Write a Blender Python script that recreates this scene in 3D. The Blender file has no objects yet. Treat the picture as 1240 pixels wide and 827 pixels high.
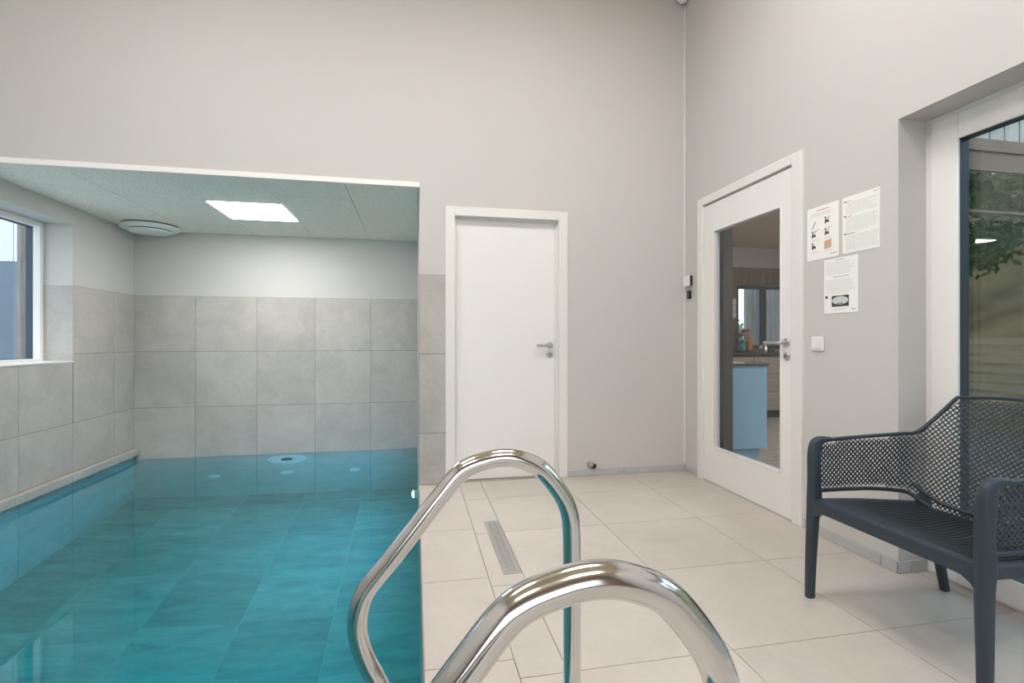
import bpy, bmesh, math, random
from mathutils import Vector, Matrix
random.seed(7)
sc = bpy.context.scene
COL = sc.collection
PI = math.pi

# ------------------------------------------------------------------ measured frame of the room (metres)
CAM_H = 1.088
XW, YW = 2.216, 3.78          # right wall face, back wall face
XL, YB = -2.90, 5.87          # left wall face, end wall of the pool alcove
XE = 0.035                    # pool edge of the deck / right side of the alcove
ZW, ZP = -0.165, -1.68        # water level, pool floor
ZC, ZA = 3.95, 2.238           # room ceiling, alcove ceiling
YR, YN = -3.0, -1.9           # rear wall, near end of the pool
JN, XF = 1.918, 2.367         # patio niche: jamb, window frame plane
NZ = 2.12                     # niche head

# ------------------------------------------------------------------ materials
def new_mat(name):
    m = bpy.data.materials.new(name); m.use_nodes = True
    nt = m.node_tree
    return m, nt, nt.nodes['Principled BSDF']

def rgb(r, g, b):
    f = lambda c: (c/255/12.92) if c/255 <= .04045 else ((c/255+.055)/1.055)**2.4
    return (f(r), f(g), f(b), 1)

def simple(name, col, rough=.5, metal=0., bump=0., bscale=60., var=0., vscale=4., spec=None, ior=None):
    m, nt, b = new_mat(name)
    b.inputs['Base Color'].default_value = col
    b.inputs['Roughness'].default_value = rough
    b.inputs['Metallic'].default_value = metal
    if spec is not None: b.inputs['Specular IOR Level'].default_value = spec
    if ior: b.inputs['IOR'].default_value = ior
    tc = nt.nodes.new('ShaderNodeTexCoord')
    if var:
        n = nt.nodes.new('ShaderNodeTexNoise'); n.inputs['Scale'].default_value = vscale; n.inputs['Detail'].default_value = 5
        r = nt.nodes.new('ShaderNodeValToRGB')
        r.color_ramp.elements[0].position = .3; r.color_ramp.elements[1].position = .7
        r.color_ramp.elements[0].color = tuple(c*(1-var) for c in col[:3])+(1,)
        r.color_ramp.elements[1].color = tuple(min(1, c*(1+var)) for c in col[:3])+(1,)
        nt.links.new(tc.outputs['Object'], n.inputs['Vector'])
        nt.links.new(n.outputs['Fac'], r.inputs['Fac']); nt.links.new(r.outputs['Color'], b.inputs['Base Color'])
    if bump:
        n2 = nt.nodes.new('ShaderNodeTexNoise'); n2.inputs['Scale'].default_value = bscale; n2.inputs['Detail'].default_value = 4
        bp = nt.nodes.new('ShaderNodeBump'); bp.inputs['Strength'].default_value = bump; bp.inputs['Distance'].default_value = .002
        nt.links.new(tc.outputs['Object'], n2.inputs['Vector'])
        nt.links.new(n2.outputs['Fac'], bp.inputs['Height']); nt.links.new(bp.outputs['Normal'], b.inputs['Normal'])
    return m

def stone(name, col, var=.10, streak=(1, 1, 1), rough=.45, tint=.06):
    """porcelain tile: cloudy streaks that shift from tile to tile by the 'rnd' face attribute"""
    m, nt, b = new_mat(name)
    N, L = nt.nodes, nt.links
    tc = N.new('ShaderNodeTexCoord')
    at = N.new('ShaderNodeAttribute'); at.attribute_name = 'rnd'
    mp = N.new('ShaderNodeMapping'); mp.inputs['Scale'].default_value = streak
    sh = N.new('ShaderNodeVectorMath'); sh.operation = 'MULTIPLY_ADD'
    sh.inputs[1].default_value = (37, 53, 71)
    L.new(at.outputs['Vector'], sh.inputs[0]); L.new(tc.outputs['Object'], mp.inputs['Vector']); L.new(mp.outputs['Vector'], sh.inputs[2])
    n1 = N.new('ShaderNodeTexNoise'); n1.inputs['Scale'].default_value = 3.2; n1.inputs['Detail'].default_value = 9; n1.inputs['Roughness'].default_value = .62; n1.inputs['Distortion'].default_value = .5
    n2 = N.new('ShaderNodeTexNoise'); n2.inputs['Scale'].default_value = 34; n2.inputs['Detail'].default_value = 6
    L.new(sh.outputs['Vector'], n1.inputs['Vector']); L.new(sh.outputs['Vector'], n2.inputs['Vector'])
    mix = N.new('ShaderNodeMath'); mix.operation = 'MULTIPLY_ADD'; mix.inputs[1].default_value = .28
    L.new(n2.outputs['Fac'], mix.inputs[0]); L.new(n1.outputs['Fac'], mix.inputs[2])
    r = N.new('ShaderNodeValToRGB'); r.color_ramp.elements[0].position = .40; r.color_ramp.elements[1].position = .86
    r.color_ramp.elements[0].color = tuple(c*(1-var) for c in col[:3])+(1,)
    r.color_ramp.elements[1].color = tuple(min(1, c*(1+var)) for c in col[:3])+(1,)
    L.new(mix.outputs[0], r.inputs['Fac'])
    hs = N.new('ShaderNodeHueSaturation')
    mv = N.new('ShaderNodeMapRange'); mv.inputs['To Min'].default_value = 1-tint; mv.inputs['To Max'].default_value = 1+tint
    L.new(at.outputs['Fac'], mv.inputs['Value']); L.new(mv.outputs['Result'], hs.inputs['Value'])
    L.new(r.outputs['Color'], hs.inputs['Color']); L.new(hs.outputs['Color'], b.inputs['Base Color'])
    b.inputs['Roughness'].default_value = rough
    bp = N.new('ShaderNodeBump'); bp.inputs['Strength'].default_value = .06; bp.inputs['Distance'].default_value = .002
    L.new(n2.outputs['Fac'], bp.inputs['Height']); L.new(bp.outputs['Normal'], b.inputs['Normal'])
    return m

def wood(name, c0, c1, scale=(14, 14, 1.2), rough=.55):
    m, nt, b = new_mat(name)
    N, L = nt.nodes, nt.links
    tc = N.new('ShaderNodeTexCoord'); mp = N.new('ShaderNodeMapping'); mp.inputs['Scale'].default_value = scale
    n = N.new('ShaderNodeTexNoise'); n.inputs['Scale'].default_value = 1.6; n.inputs['Detail'].default_value = 8; n.inputs['Distortion'].default_value = 1.1
    at = N.new('ShaderNodeAttribute'); at.attribute_name = 'rnd'
    sh = N.new('ShaderNodeVectorMath'); sh.operation = 'MULTIPLY_ADD'; sh.inputs[1].default_value = (31, 47, 13)
    r = N.new('ShaderNodeValToRGB'); r.color_ramp.elements[0].position = .3; r.color_ramp.elements[1].position = .72
    r.color_ramp.elements[0].color = c0; r.color_ramp.elements[1].color = c1
    L.new(tc.outputs['Object'], mp.inputs['Vector']); L.new(at.outputs['Vector'], sh.inputs[0]); L.new(mp.outputs['Vector'], sh.inputs[2])
    L.new(sh.outputs['Vector'], n.inputs['Vector']); L.new(n.outputs['Fac'], r.inputs['Fac']); L.new(r.outputs['Color'], b.inputs['Base Color'])
    b.inputs['Roughness'].default_value = rough
    return m

def emission(name, col, strength):
    m = bpy.data.materials.new(name); m.use_nodes = True
    nt = m.node_tree; nt.nodes.clear()
    e = nt.nodes.new('ShaderNodeEmission'); e.inputs['Color'].default_value = col; e.inputs['Strength'].default_value = strength
    o = nt.nodes.new('ShaderNodeOutputMaterial'); nt.links.new(e.outputs[0], o.inputs['Surface'])
    return m

def pane_glass(name, tint=(.93, .96, .96, 1), ior=1.5):
    m = bpy.data.materials.new(name); m.use_nodes = True
    nt = m.node_tree; nt.nodes.clear()
    t = nt.nodes.new('ShaderNodeBsdfTransparent'); t.inputs['Color'].default_value = tint
    g = nt.nodes.new('ShaderNodeBsdfGlossy'); g.inputs['Roughness'].default_value = 0.0
    f = nt.nodes.new('ShaderNodeFresnel')
    ge = nt.nodes.new('ShaderNodeNewGeometry'); mr = nt.nodes.new('ShaderNodeMapRange')   # same index for both faces of the thin pane
    mr.inputs['To Min'].default_value = ior; mr.inputs['To Max'].default_value = 1/ior
    nt.links.new(ge.outputs['Backfacing'], mr.inputs['Value']); nt.links.new(mr.outputs['Result'], f.inputs['IOR'])
    x = nt.nodes.new('ShaderNodeMixShader'); o = nt.nodes.new('ShaderNodeOutputMaterial')
    nt.links.new(f.outputs[0], x.inputs[0]); nt.links.new(t.outputs[0], x.inputs[1]); nt.links.new(g.outputs[0], x.inputs[2])
    nt.links.new(x.outputs[0], o.inputs['Surface'])
    return m

def water_mat():
    m = bpy.data.materials.new('pool_water'); m.use_nodes = True
    nt = m.node_tree; nt.nodes.clear()
    r = nt.nodes.new('ShaderNodeBsdfGlass'); r.inputs['IOR'].default_value = 1.33; r.inputs['Roughness'].default_value = 0
    r.inputs['Color'].default_value = (1, 1, 1, 1)
    v = nt.nodes.new('ShaderNodeVolumeAbsorption'); v.inputs['Color'].default_value = (.0, .955, .974, 1); v.inputs['Density'].default_value = WATER_DENSITY
    o = nt.nodes.new('ShaderNodeOutputMaterial')
    nt.links.new(r.outputs[0], o.inputs['Surface']); nt.links.new(v.outputs[0], o.inputs['Volume'])
    return m

WATER_DENSITY = .58
PANEL_L, ALCOVE_L, POOL_L = 21.0, 33.0, 880.0

M = {}
M['paint'] = simple('grey_wall_paint', rgb(199, 196, 192), .75, bump=.10, bscale=220)
M['white'] = simple('white_lacquer', rgb(232, 229, 226), .35)
M['white_soft'] = simple('white_satin', rgb(226, 223, 219), .5)
M['trim'] = simple('white_trim_paint', rgb(240, 236, 232), .4)
M['floor'] = stone('beige_floor_tile', rgb(190, 182, 174), .075, (1, 1, 1), .38, .02)
M['tile'] = stone('grey_wall_tile', rgb(177, 172, 166), .15, (1, 1, 1), .42, .05)
M['pool_tile'] = stone('pool_floor_tile', rgb(148, 151, 147), .26, (.8, 3.0, 1), .5, .12)
M['grout'] = simple('dark_grout', rgb(120, 117, 113), .9)
M['grout_light'] = simple('floor_grout', rgb(150, 143, 135), .9)
M['pool_grout'] = simple('pale_pool_grout', rgb(172, 174, 172), .9)
M['skirt'] = stone('skirting_tile', rgb(180, 180, 180), .06, (1, 1, 1), .4, .02)
M['woodwool'] = simple('wood_wool_panel', rgb(250, 237, 226), .95, bump=1.0, bscale=150, var=.16, vscale=90)
M['shadow_gap'] = simple('panel_gap', rgb(90, 88, 86), .9)
M['steel'] = simple('polished_steel', (.66, .65, .64, 1), .11, 1.0)
M['brushed'] = simple('brushed_steel', (.55, .54, .52, 1), .32, 1.0)
M['drain'] = simple('drain_steel', (.50, .50, .50, 1), .38, .85)
M['dark'] = simple('black_plastic', rgb(30, 31, 33), .45)
M['gasket'] = simple('dark_aluminium', rgb(52, 66, 80), .4, .3)
M['vent'] = simple('vent_plastic', rgb(236, 235, 231), .5)
M['resin'] = simple('anthracite_resin', rgb(40, 51, 61), .5, bump=.08, bscale=400)
M['resin_seat'] = simple('anthracite_resin_seat', rgb(38, 43, 47), .55)
M['fitting'] = simple('pool_fitting_white', rgb(225, 228, 228), .4)
M['paper'] = simple('white_paper', rgb(240, 238, 234), .8)
M['ink'] = simple('grey_print', rgb(186, 185, 183), .8)
M['ink_dark'] = simple('dark_print', rgb(60, 60, 62), .8)
M['ink_red'] = simple('red_print', rgb(205, 130, 125), .8)
M['ink_skin'] = simple('tan_print', rgb(210, 165, 140), .8)
M['ink_pale'] = simple('pale_print', rgb(206, 206, 204), .8)
M['glass'] = pane_glass('clear_glass')
M['door_glass'] = pane_glass('door_glass', (.90, .95, .97, 1))
M['led'] = emission('led_diffuser', (1, .985, .96, 1), ALCOVE_L)
M['led_room'] = emission('led_room_diffuser', (1, .985, .97, 1), PANEL_L)
M['fill_kitchen'] = emission('kitchen_fill_emitter', (1, .96, .91, 1), 80)
M['pool_led'] = emission('pool_lamp_lens', (.27, .60, 1, 1), POOL_L)
M['ceiling_wood'] = wood('spruce_ceiling', rgb(212, 188, 158), rgb(228, 208, 180), (1.2, 14, 14))
M['timber'] = wood('weathered_timber', rgb(92, 88, 84), rgb(132, 126, 120))
M['post'] = wood('dark_post_timber', rgb(62, 57, 53), rgb(92, 84, 78))
M['kitchen_wall'] = wood('brown_panelling', rgb(108, 88, 74), rgb(140, 118, 102))
M['kitchen_floor'] = wood('grey_oak_floor', rgb(146, 136, 128), rgb(180, 168, 158), (1.2, 12, 12))
M['kitchen_ceiling'] = simple('kitchen_ceiling', rgb(226, 206, 192), .9, var=.08, vscale=30)
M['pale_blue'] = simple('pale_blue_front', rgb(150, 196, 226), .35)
M['worktop'] = simple('dark_worktop', rgb(60, 58, 58), .3)
M['drawer'] = wood('grey_wood_drawer', rgb(150, 138, 128), rgb(172, 160, 150), (1.2, 12, 12))
M['teal'] = simple('teal_plastic', rgb(20, 130, 140), .3)
M['orange'] = simple('orange_liquid', rgb(214, 120, 60), .3)
M['red'] = simple('red_petals', rgb(190, 60, 70), .6)
M['pink'] = simple('pink_petals', rgb(226, 170, 176), .6)
M['leaf'] = simple('leaf_green', rgb(70, 100, 50), .6, var=.35, vscale=20)
M['board_light'] = wood('pale_cladding', rgb(196, 200, 204), rgb(216, 220, 224))
M['board_white'] = wood('greyed_cladding', rgb(160, 156, 150), rgb(186, 182, 176))
M['slate'] = simple('slate_blue_panel', rgb(84, 100, 116), .5, var=.06)
M['brown_beam'] = wood('brown_beam', rgb(104, 84, 70), rgb(124, 102, 86), (1.2, 12, 12))
M['solar_glass'] = simple('solar_glass', (.36, .335, .29, 1), .0, 1.0)
M['grass'] = simple('meadow_grass', rgb(122, 108, 74), .9, var=.4, vscale=1.3)
M['deck_wood'] = wood('terrace_board', rgb(140, 132, 124), rgb(170, 162, 154), (1.2, 12, 12))
M['slat'] = wood('fence_slat', rgb(176, 160, 140), rgb(198, 184, 164), (12, 1.2, 12))
M['bounce_ground'] = simple('pale_bounce_ground', rgb(222, 220, 216), .9, var=.05)
M['bark'] = simple('bark', rgb(80, 68, 56), .9)

# ------------------------------------------------------------------ mesh helpers
def wloc(o):
    v = Vector((0, 0, 0))
    while o: v += o.location; o = o.parent
    return v

class MB:
    def __init__(s): s.v = []; s.f = []; s.mi = []; s.rn = []
    def add(s, vs, fs, mi=0, rn=None):
        b = len(s.v); rn = random.random() if rn is None else rn
        s.v += [tuple(p) for p in vs]
        for q in fs: s.f.append([b+i for i in q]); s.mi.append(mi); s.rn.append(rn)
    def box(s, x0, x1, y0, y1, z0, z1, mi=0, rn=None):
        x0, x1 = sorted((x0, x1)); y0, y1 = sorted((y0, y1)); z0, z1 = sorted((z0, z1))
        vs = [(x, y, z) for z in (z0, z1) for y in (y0, y1) for x in (x0, x1)]
        s.add(vs, [(0, 2, 3, 1), (4, 5, 7, 6), (0, 1, 5, 4), (2, 6, 7, 3), (0, 4, 6, 2), (1, 3, 7, 5)], mi, rn); return s
    def tube(s, pts, r, n=16, caps=True, mi=0):
        pts = [Vector(p) for p in pts]; k = len(pts)
        rr = r if hasattr(r, '__len__') else [r]*k
        t = [(pts[min(i+1, k-1)]-pts[max(i-1, 0)]).normalized() for i in range(k)]
        up = Vector((0, 0, 1)) if abs(t[0].z) < .9 else Vector((1, 0, 0))
        a = t[0].cross(up).normalized(); vs = []
        for i in range(k):
            a = (a-t[i]*a.dot(t[i])).normalized(); b = t[i].cross(a)
            for j in range(n):
                w = 2*PI*j/n; vs.append(pts[i]+(a*math.cos(w)+b*math.sin(w))*rr[i])
        fs = [(i*n+j, i*n+(j+1) % n, (i+1)*n+(j+1) % n, (i+1)*n+j) for i in range(k-1) for j in range(n)]
        if caps: fs += [tuple(range(n))[::-1], tuple((k-1)*n+j for j in range(n))]
        s.add(vs, fs, mi); return s
    def sweep(s, pts, prof, ups, caps=True, mi=0):
        """profile (a,b) polygon swept along pts; a is along the side vector, b along 'up'"""
        pts = [Vector(p) for p in pts]; k = len(pts); n = len(prof); vs = []
        for i in range(k):
            t = (pts[min(i+1, k-1)]-pts[max(i-1, 0)]).normalized()
            u = Vector(ups[i]); u = (u-t*u.dot(t)).normalized(); a = t.cross(u)
            for (p, q) in prof: vs.append(pts[i]+a*p+u*q)
        fs = [(i*n+j, i*n+(j+1) % n, (i+1)*n+(j+1) % n, (i+1)*n+j) for i in range(k-1) for j in range(n)]
        if caps: fs += [tuple(range(n))[::-1], tuple((k-1)*n+j for j in range(n))]
        s.add(vs, fs, mi); return s
    def lathe(s, prof, c, axis='z', n=32, mi=0, sx=1, sy=1):
        """profile [(radius, height)], revolved about an axis through c"""
        vs = []; c = Vector(c)
        for (r, h) in prof:
            for j in range(n):
                w = 2*PI*j/n; p, q = r*math.cos(w)*sx, r*math.sin(w)*sy
                vs.append(c+Vector({'z': (p, q, h), 'y': (p, h, q), 'x': (h, p, q)}[axis]))
        k = len(prof)
        fs = [(i*n+j, i*n+(j+1) % n, (i+1)*n+(j+1) % n, (i+1)*n+j) for i in range(k-1) for j in range(n)]
        fs += [tuple(range(n))[::-1], tuple((k-1)*n+j for j in range(n))]
        s.add(vs, fs, mi); return s
    def prism(s, poly, axis, h0, h1, mi=0):
        n = len(poly)
        mk = lambda p, q, h: {'z': (p, q, h), 'y': (p, h, q), 'x': (h, p, q)}[axis]
        vs = [mk(p, q, h0) for p, q in poly]+[mk(p, q, h1) for p, q in poly]
        fs = [tuple(range(n))[::-1], tuple(range(n, 2*n))]+[(i, (i+1) % n, n+(i+1) % n, n+i) for i in range(n)]
        s.add(vs, fs, mi); return s
    def ball(s, c, r, nu=10, nv=7, sq=(1, 1, 1), mi=0):
        vs = [(c[0], c[1], c[2]-r*sq[2])]
        for i in range(1, nv):
            a = -PI/2+PI*i/nv
            for j in range(nu):
                w = 2*PI*j/nu; vs.append((c[0]+r*sq[0]*math.cos(a)*math.cos(w), c[1]+r*sq[1]*math.cos(a)*math.sin(w), c[2]+r*sq[2]*math.sin(a)))
        vs.append((c[0], c[1], c[2]+r*sq[2])); L = len(vs)-1
        fs = [(0, 1+(j+1) % nu, 1+j) for j in range(nu)]
        for i in range(nv-2):
            b = 1+i*nu
            fs += [(b+j, b+(j+1) % nu, b+nu+(j+1) % nu, b+nu+j) for j in range(nu)]
        b = 1+(nv-2)*nu
        fs += [(b+j, b+(j+1) % nu, L) for j in range(nu)]
        s.add(vs, fs, mi); return s
    def build(s, name, mats, parent=None, smooth=False, bevel=0, fix=True):
        me = bpy.data.meshes.new(name)
        off = wloc(parent) if parent else Vector((0, 0, 0))
        me.from_pydata([Vector(p)-off for p in s.v], [], s.f)
        mats = mats if isinstance(mats, (list, tuple)) else [mats]
        for m in mats: me.materials.append(m)
        me.polygons.foreach_set('material_index', s.mi)
        at = me.attributes.new('rnd', 'FLOAT', 'FACE'); at.data.foreach_set('value', s.rn)
        if fix:
            bm = bmesh.new(); bm.from_mesh(me); bmesh.ops.recalc_face_normals(bm, faces=bm.faces); bm.to_mesh(me); bm.free()
        if smooth:
            me.polygons.foreach_set('use_smooth', [True]*len(me.polygons))
        me.update()
        o = bpy.data.objects.new(name, me); COL.objects.link(o)
        if parent: o.parent = parent
        if bevel:
            b = o.modifiers.new('bevel', 'BEVEL'); b.width = bevel; b.segments = 2; b.limit_method = 'ANGLE'; b.angle_limit = .7
        if smooth == 'auto' or bevel:
            try:
                me.polygons.foreach_set('use_smooth', [True]*len(me.polygons)); me.set_sharp_from_angle(angle=.7)
            except Exception: pass
        return o

def struct(o, label=None):
    o['kind'] = 'structure'
    if label: o['label'] = label
    return o
def tag(o, label, cat, group=None, kind=None):
    o['label'] = label; o['category'] = cat
    if group: o['group'] = group
    if kind: o['kind'] = kind
    return o
def thing(name, loc, label=None, cat=None, group=None):
    o = bpy.data.objects.new(name, None); COL.objects.link(o); o.location = loc; o.empty_display_size = .1
    if label: tag(o, label, cat, group)
    return o
def dup(root, loc):
    r = root.copy(); COL.objects.link(r); r.location = loc
    for ch in list(root.children):
        c = ch.copy(); COL.objects.link(c); c.parent = r
        for g in list(ch.children):
            d = g.copy(); COL.objects.link(d); d.parent = c
    return r

def minus(r, h):
    """rectangle r=(u0,u1,v0,v1) with the hole h cut out, as a list of rectangles"""
    u0, u1, v0, v1 = r; a0, a1, b0, b1 = h
    if a0 >= u1 or a1 <= u0 or b0 >= v1 or b1 <= v0: return [r]
    out = []
    if a0 > u0: out.append((u0, a0, v0, v1))
    if a1 < u1: out.append((a1, u1, v0, v1))
    m0, m1 = max(u0, a0), min(u1, a1)
    if b0 > v0: out.append((m0, m1, v0, b0))
    if b1 < v1: out.append((m0, m1, b1, v1))
    return out

def cuts(lo, hi, first, step):
    k = math.floor((lo-first)/step); a = [lo]
    while True:
        k += 1; x = first+k*step
        if x >= hi-.004: break
        if x > lo+.004: a.append(x)
    return a+[hi]

def tile_field(mb, plane, at, sgn, us, vs, th=.006, gap=.0022, hole=None):
    """slabs standing th proud of the plane (axis 'x','y' or 'z' at coordinate 'at'), grout bed behind them"""
    def put(u0, u1, v0, v1, t, mi, rn=None):
        a, b = sorted((at, at+sgn*t))
        if plane == 'x': mb.box(a, b, u0, u1, v0, v1, mi, rn)
        elif plane == 'y': mb.box(u0, u1, a, b, v0, v1, mi, rn)
        else: mb.box(u0, u1, v0, v1, a, b, mi, rn)
    full = [(us[0], us[-1], vs[0], vs[-1])]
    if hole: full = minus(full[0], hole)
    for r in full: put(*r, th-.002, 1)
    for i in range(len(us)-1):
        for j in range(len(vs)-1):
            rn = random.random()
            rs = [(us[i]+gap, us[i+1]-gap, vs[j]+gap, vs[j+1]-gap)]
            if hole: rs = minus(rs[0], hole)
            for r in rs:
                if r[1]-r[0] > .01 and r[3]-r[2] > .004: put(*r, th, 0, rn)

# ------------------------------------------------------------------ room shell
# deck floor
fl = MB()
fl.box(XE+.004, 2.50, YR-.1, YW+.3, -.12, -.006, 1)
fl.box(XL-.1, XE, YR-.1, YN-.01, -.12, -.006, 1)
P60, g = .6026, .0016
def slab(x0, x1, y0, y1): fl.box(x0+g, x1-g, y0+g, y1-g, -.02, 0, 0)
ys1 = cuts(YR, YW+.2, 2.84, .5936); ysr = cuts(YR, YW+.2, 3.363, P60)
xs = cuts(.494, 2.50, .494, P60)
for j in range(len(ys1)-1): slab(XE-.004, .332, ys1[j], ys1[j+1])
for j in range(len(ysr)-1):
    slab(.332, .494, ysr[j], ysr[j+1])
    for i in range(len(xs)-1): slab(xs[i], xs[i+1], ysr[j], ysr[j+1])
yq = cuts(YR, YN, YN-P60*4, P60); xq = cuts(XL, XE-.004, XL, P60)
for i in range(len(xq)-1):
    for j in range(len(yq)-1): slab(xq[i], xq[i+1], yq[j], yq[j+1])
struct(fl.build('floor', [M['floor'], M['grout_light']]), 'beige stone tile deck beside the pool')

# back wall with the wide pool opening and the plain door
D1 = (.300, 1.118, 2.035)     # door opening x0, x1, top
bw = MB()
bw.box(XL-.3, XE, YW, YW+.12, ZA+.03, ZC)
bw.box(XE, D1[0]-.02, YW, YW+.12, -.1, ZC)
bw.box(D1[1]+.02, XW+.3, YW, YW+.12, -.1, ZC)
bw.box(D1[0]-.02, D1[1]+.02, YW, YW+.12, D1[2]+.02, ZC)
WB = struct(bw.build('wall_back', M['paint']))
pt = MB()
tile_field(pt, 'y', YW, -1, [XE-.004, .262], [0.002, .388, .984, 1.582], .012)
pt.build('tile_cladding', [M['tile'], M['grout']], WB, bevel=.001)

# right wall with glass door and patio opening
DR = (2.552, 3.512, 2.145)
rw = MB(); X2 = XW+.30
rw.box(XW, XW+.12, DR[1], YW+.12, -.1, ZC)
rw.box(XW, X2, JN, DR[0], -.1, ZC)
rw.box(XW, XW+.12, DR[0], DR[1], DR[2], ZC)
PY0 = -.62
rw.box(XW, X2, PY0, JN, NZ, ZC)
rw.box(XW, X2, YR-.1, PY0, -.1, ZC)
struct(rw.build('wall_right', M['paint']))

# left wall with window, tiled
WY0, WY1, WZ0, WZ1 = 3.10, 4.923, .909, 2.092
lw = MB()
lw.box(XL-.32, XL, YR-.1, WY0, -.1, ZC)
lw.box(XL-.32, XL, WY1, YB+.15, -.1, ZC)
lw.box(XL-.32, XL, WY0, WY1, -.1, WZ0)
lw.box(XL-.32, XL, WY0, WY1, WZ1, ZC)
WL = struct(lw.build('wall_left', M['paint']))
tl = MB()
rowz = [-.05, .372, .967, 1.560]
tile_field(tl, 'x', XL, 1, cuts(YR+.01, YB, 4.903-.592*3, .5955), rowz, .006, hole=(WY0-.01, WY1, WZ0, 3))
tl.box(XL-.215, XL+.006, WY1-.006, WY1, WZ0+.003, .9655, 0)      # tiles on the window reveal
tl.box(XL-.215, XL+.006, WY1-.006, WY1, .9685, 1.560, 0)
tl.build('tile_cladding', [M['tile'], M['grout']], WL)
# alcove end wall, its right side, rear wall, ceilings
ab = MB(); ab.box(XL-.3, XE+.2, YB, YB+.15, -.1, ZC)
WA = struct(ab.build('wall_end', M['paint']))
ta = MB()
tile_field(ta, 'y', YB, -1, [XL+.006, -2.310, -1.700, -1.098, -.496, XE], [ZW-.02, .372, .967, 1.560], .006)
ta.build('tile_cladding', [M['tile'], M['grout']], WA)
ar = MB(); ar.box(XE, XE+.14, YW+.12, YB, -.1, ZA+.1)
WR = struct(ar.build('wall_alcove', M['paint']))
tr = MB(); tile_field(tr, 'x', XE, -1, cuts(YW, YB-.006, YB-.6, .6), [-.02, .372, .967, 1.560], .004)
tr.build('tile_cladding', [M['tile'], M['grout']], WR)
RWX = (-2.2, 1.5, .25, 2.35)
rr = MB()
rr.box(XL-.32, RWX[0], YR-.15, YR, -.1, ZC); rr.box(RWX[1], X2, YR-.15, YR, -.1, ZC)
rr.box(RWX[0], RWX[1], YR-.15, YR, -.1, RWX[2]); rr.box(RWX[0], RWX[1], YR-.15, YR, RWX[3], ZC)
struct(rr.build('wall_rear', M['kitchen_wall']))
ce = MB()
n = 0; y = YR-.15
while y < YW+.12:
    ce.box(XL-.32, X2, y+.003, y+.142, ZC, ZC+.03); y += .145
ce.box(XL-.32, X2, YR-.15, YW+.12, ZC+.012, ZC+.1)
struct(ce.build('ceiling', M['ceiling_wood']))
ac = MB(); ac.box(XL, XE, YW+.02, YB, ZA+.012, ZA+.1, 1)
cx_ = [XL, -2.305, -1.70, -1.10, -.507, XE]
LP = (-1.697, -1.103, 4.49, 5.10)
for i in range(5):
    rows = cuts(YW+.02, YB, 4.215 if i in (1, 3) else 4.79, 1.2)
    if i == 2: rows = [YW+.02, LP[2], LP[3], YB]
    for j in range(len(rows)-1):
        if i == 2 and j == 1: continue
        ac.box(cx_[i]+.003, cx_[i+1]-.003, rows[j]+.003, rows[j+1]-.003, ZA, ZA+.02, 0)
struct(ac.build('ceiling', [M['woodwool'], M['shadow_gap']]), 'grey wood wool panel ceiling over the pool alcove')
t1 = MB(); t1.box(XL, XE, YW-.012, YW+.022, ZA-.004, ZA+.034)
struct(t1.build('trim_1', M['trim'], bevel=.002), 'white edge strip above the pool opening')
t2 = MB()
for i, (a, b) in enumerate(zip(cuts(YN, YB-.008, 5.43-.61*12, .61)[:-1], cuts(YN, YB-.008, 5.43-.61*12, .61)[1:])):
    t2.box(XL+.006, XL+.060, a+.002, b-.002, -.118, -.052)
struct(t2.build('trim_2', M['skirt'] if False else M['tile'], bevel=.003), 'grey tile coping along the pool wall just above the water')
t3 = MB(); t3.box(XW-.008, XW, YW-.008, YW, .06, ZC)
struct(t3.build('trim_3', M['white_soft']), 'thin pale sealant line up the room corner')

# skirting tiles
sk = MB()
for a, b in ((1.194, 1.668), (1.668, XW-.012)): sk.box(a+.001, b-.001, YW-.010, YW, .001, .052)
struct(sk.build('baseboard_back', M['skirt'], bevel=.0015))
sk = MB()
for a, b in ((3.568, YW), (2.0+.0, 2.484), (JN-.008, 2.0)): sk.box(XW-.010, XW, a+.001, b-.001, .001, .056)
sk.box(XW-.010, XW+.06, JN-.010, JN, .001, .056); sk.box(XW+.062, XF+.03, JN-.010, JN, .001, .056)
struct(sk.build('baseboard_right', M['skirt'], bevel=.0015))

# ------------------------------------------------------------------ pool basin
pf = MB()
tile_field(pf, 'z', ZP-.006, 1, cuts(XL, XE, -2.39, .6075), cuts(YN, YB, 4.30-.61*10, .61), .006, .0025)
struct(pf.build('pool_floor', [M['pool_tile'], M['pool_grout']]), 'pool floor of long grey stone tiles under the water')
pw = MB()
zr = [ZP, -1.41, -.815, -.222, -.02]
tile_field(pw, 'x', XL, 1, cuts(YN, YB, 4.903-.592*3, .5955), [ZP, -1.41, -.815, -.222, -.05], .006)
tile_field(pw, 'y', YB, -1, [XL+.006, -2.310, -1.700, -1.098, -.496, XE-.006], [ZP, -1.41, -.815, -.222, ZW-.02], .006)
tile_field(pw, 'x', XE, -1, cuts(YN, YB, 4.903-.592*3, .5955), zr, .006)
tile_field(pw, 'y', YN, 1, cuts(XL+.006, XE-.006, -2.310, .603), zr, .006)
pw.box(XL-.2, XL, YN-.1, YB+.1, ZP-.1, -.05, 1); pw.box(XE, XE+.2, YN-.1, YB+.1, ZP-.1, -.021, 1)
pw.box(XL-.2, XE+.2, YB, YB+.2, ZP-.1, -.05, 1); pw.box(XL-.2, XE+.2, YN-.2, YN, ZP-.1, -.021, 1)
pw.box(XL-.2, XE+.2, YN-.2, YB+.2, ZP-.2, ZP-.007, 1)
struct(pw.build('pool_wall', [M['tile'], M['grout']]), 'grey tiled side walls of the pool under the water')
wt = MB(); wt.box(XL-.02, XE+.02, YN-.02, YB+.02, ZP-.03, ZW)
W = wt.build('pool_water', water_mat()); tag(W, 'still turquoise water filling the indoor pool', 'water', kind='stuff')

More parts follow.
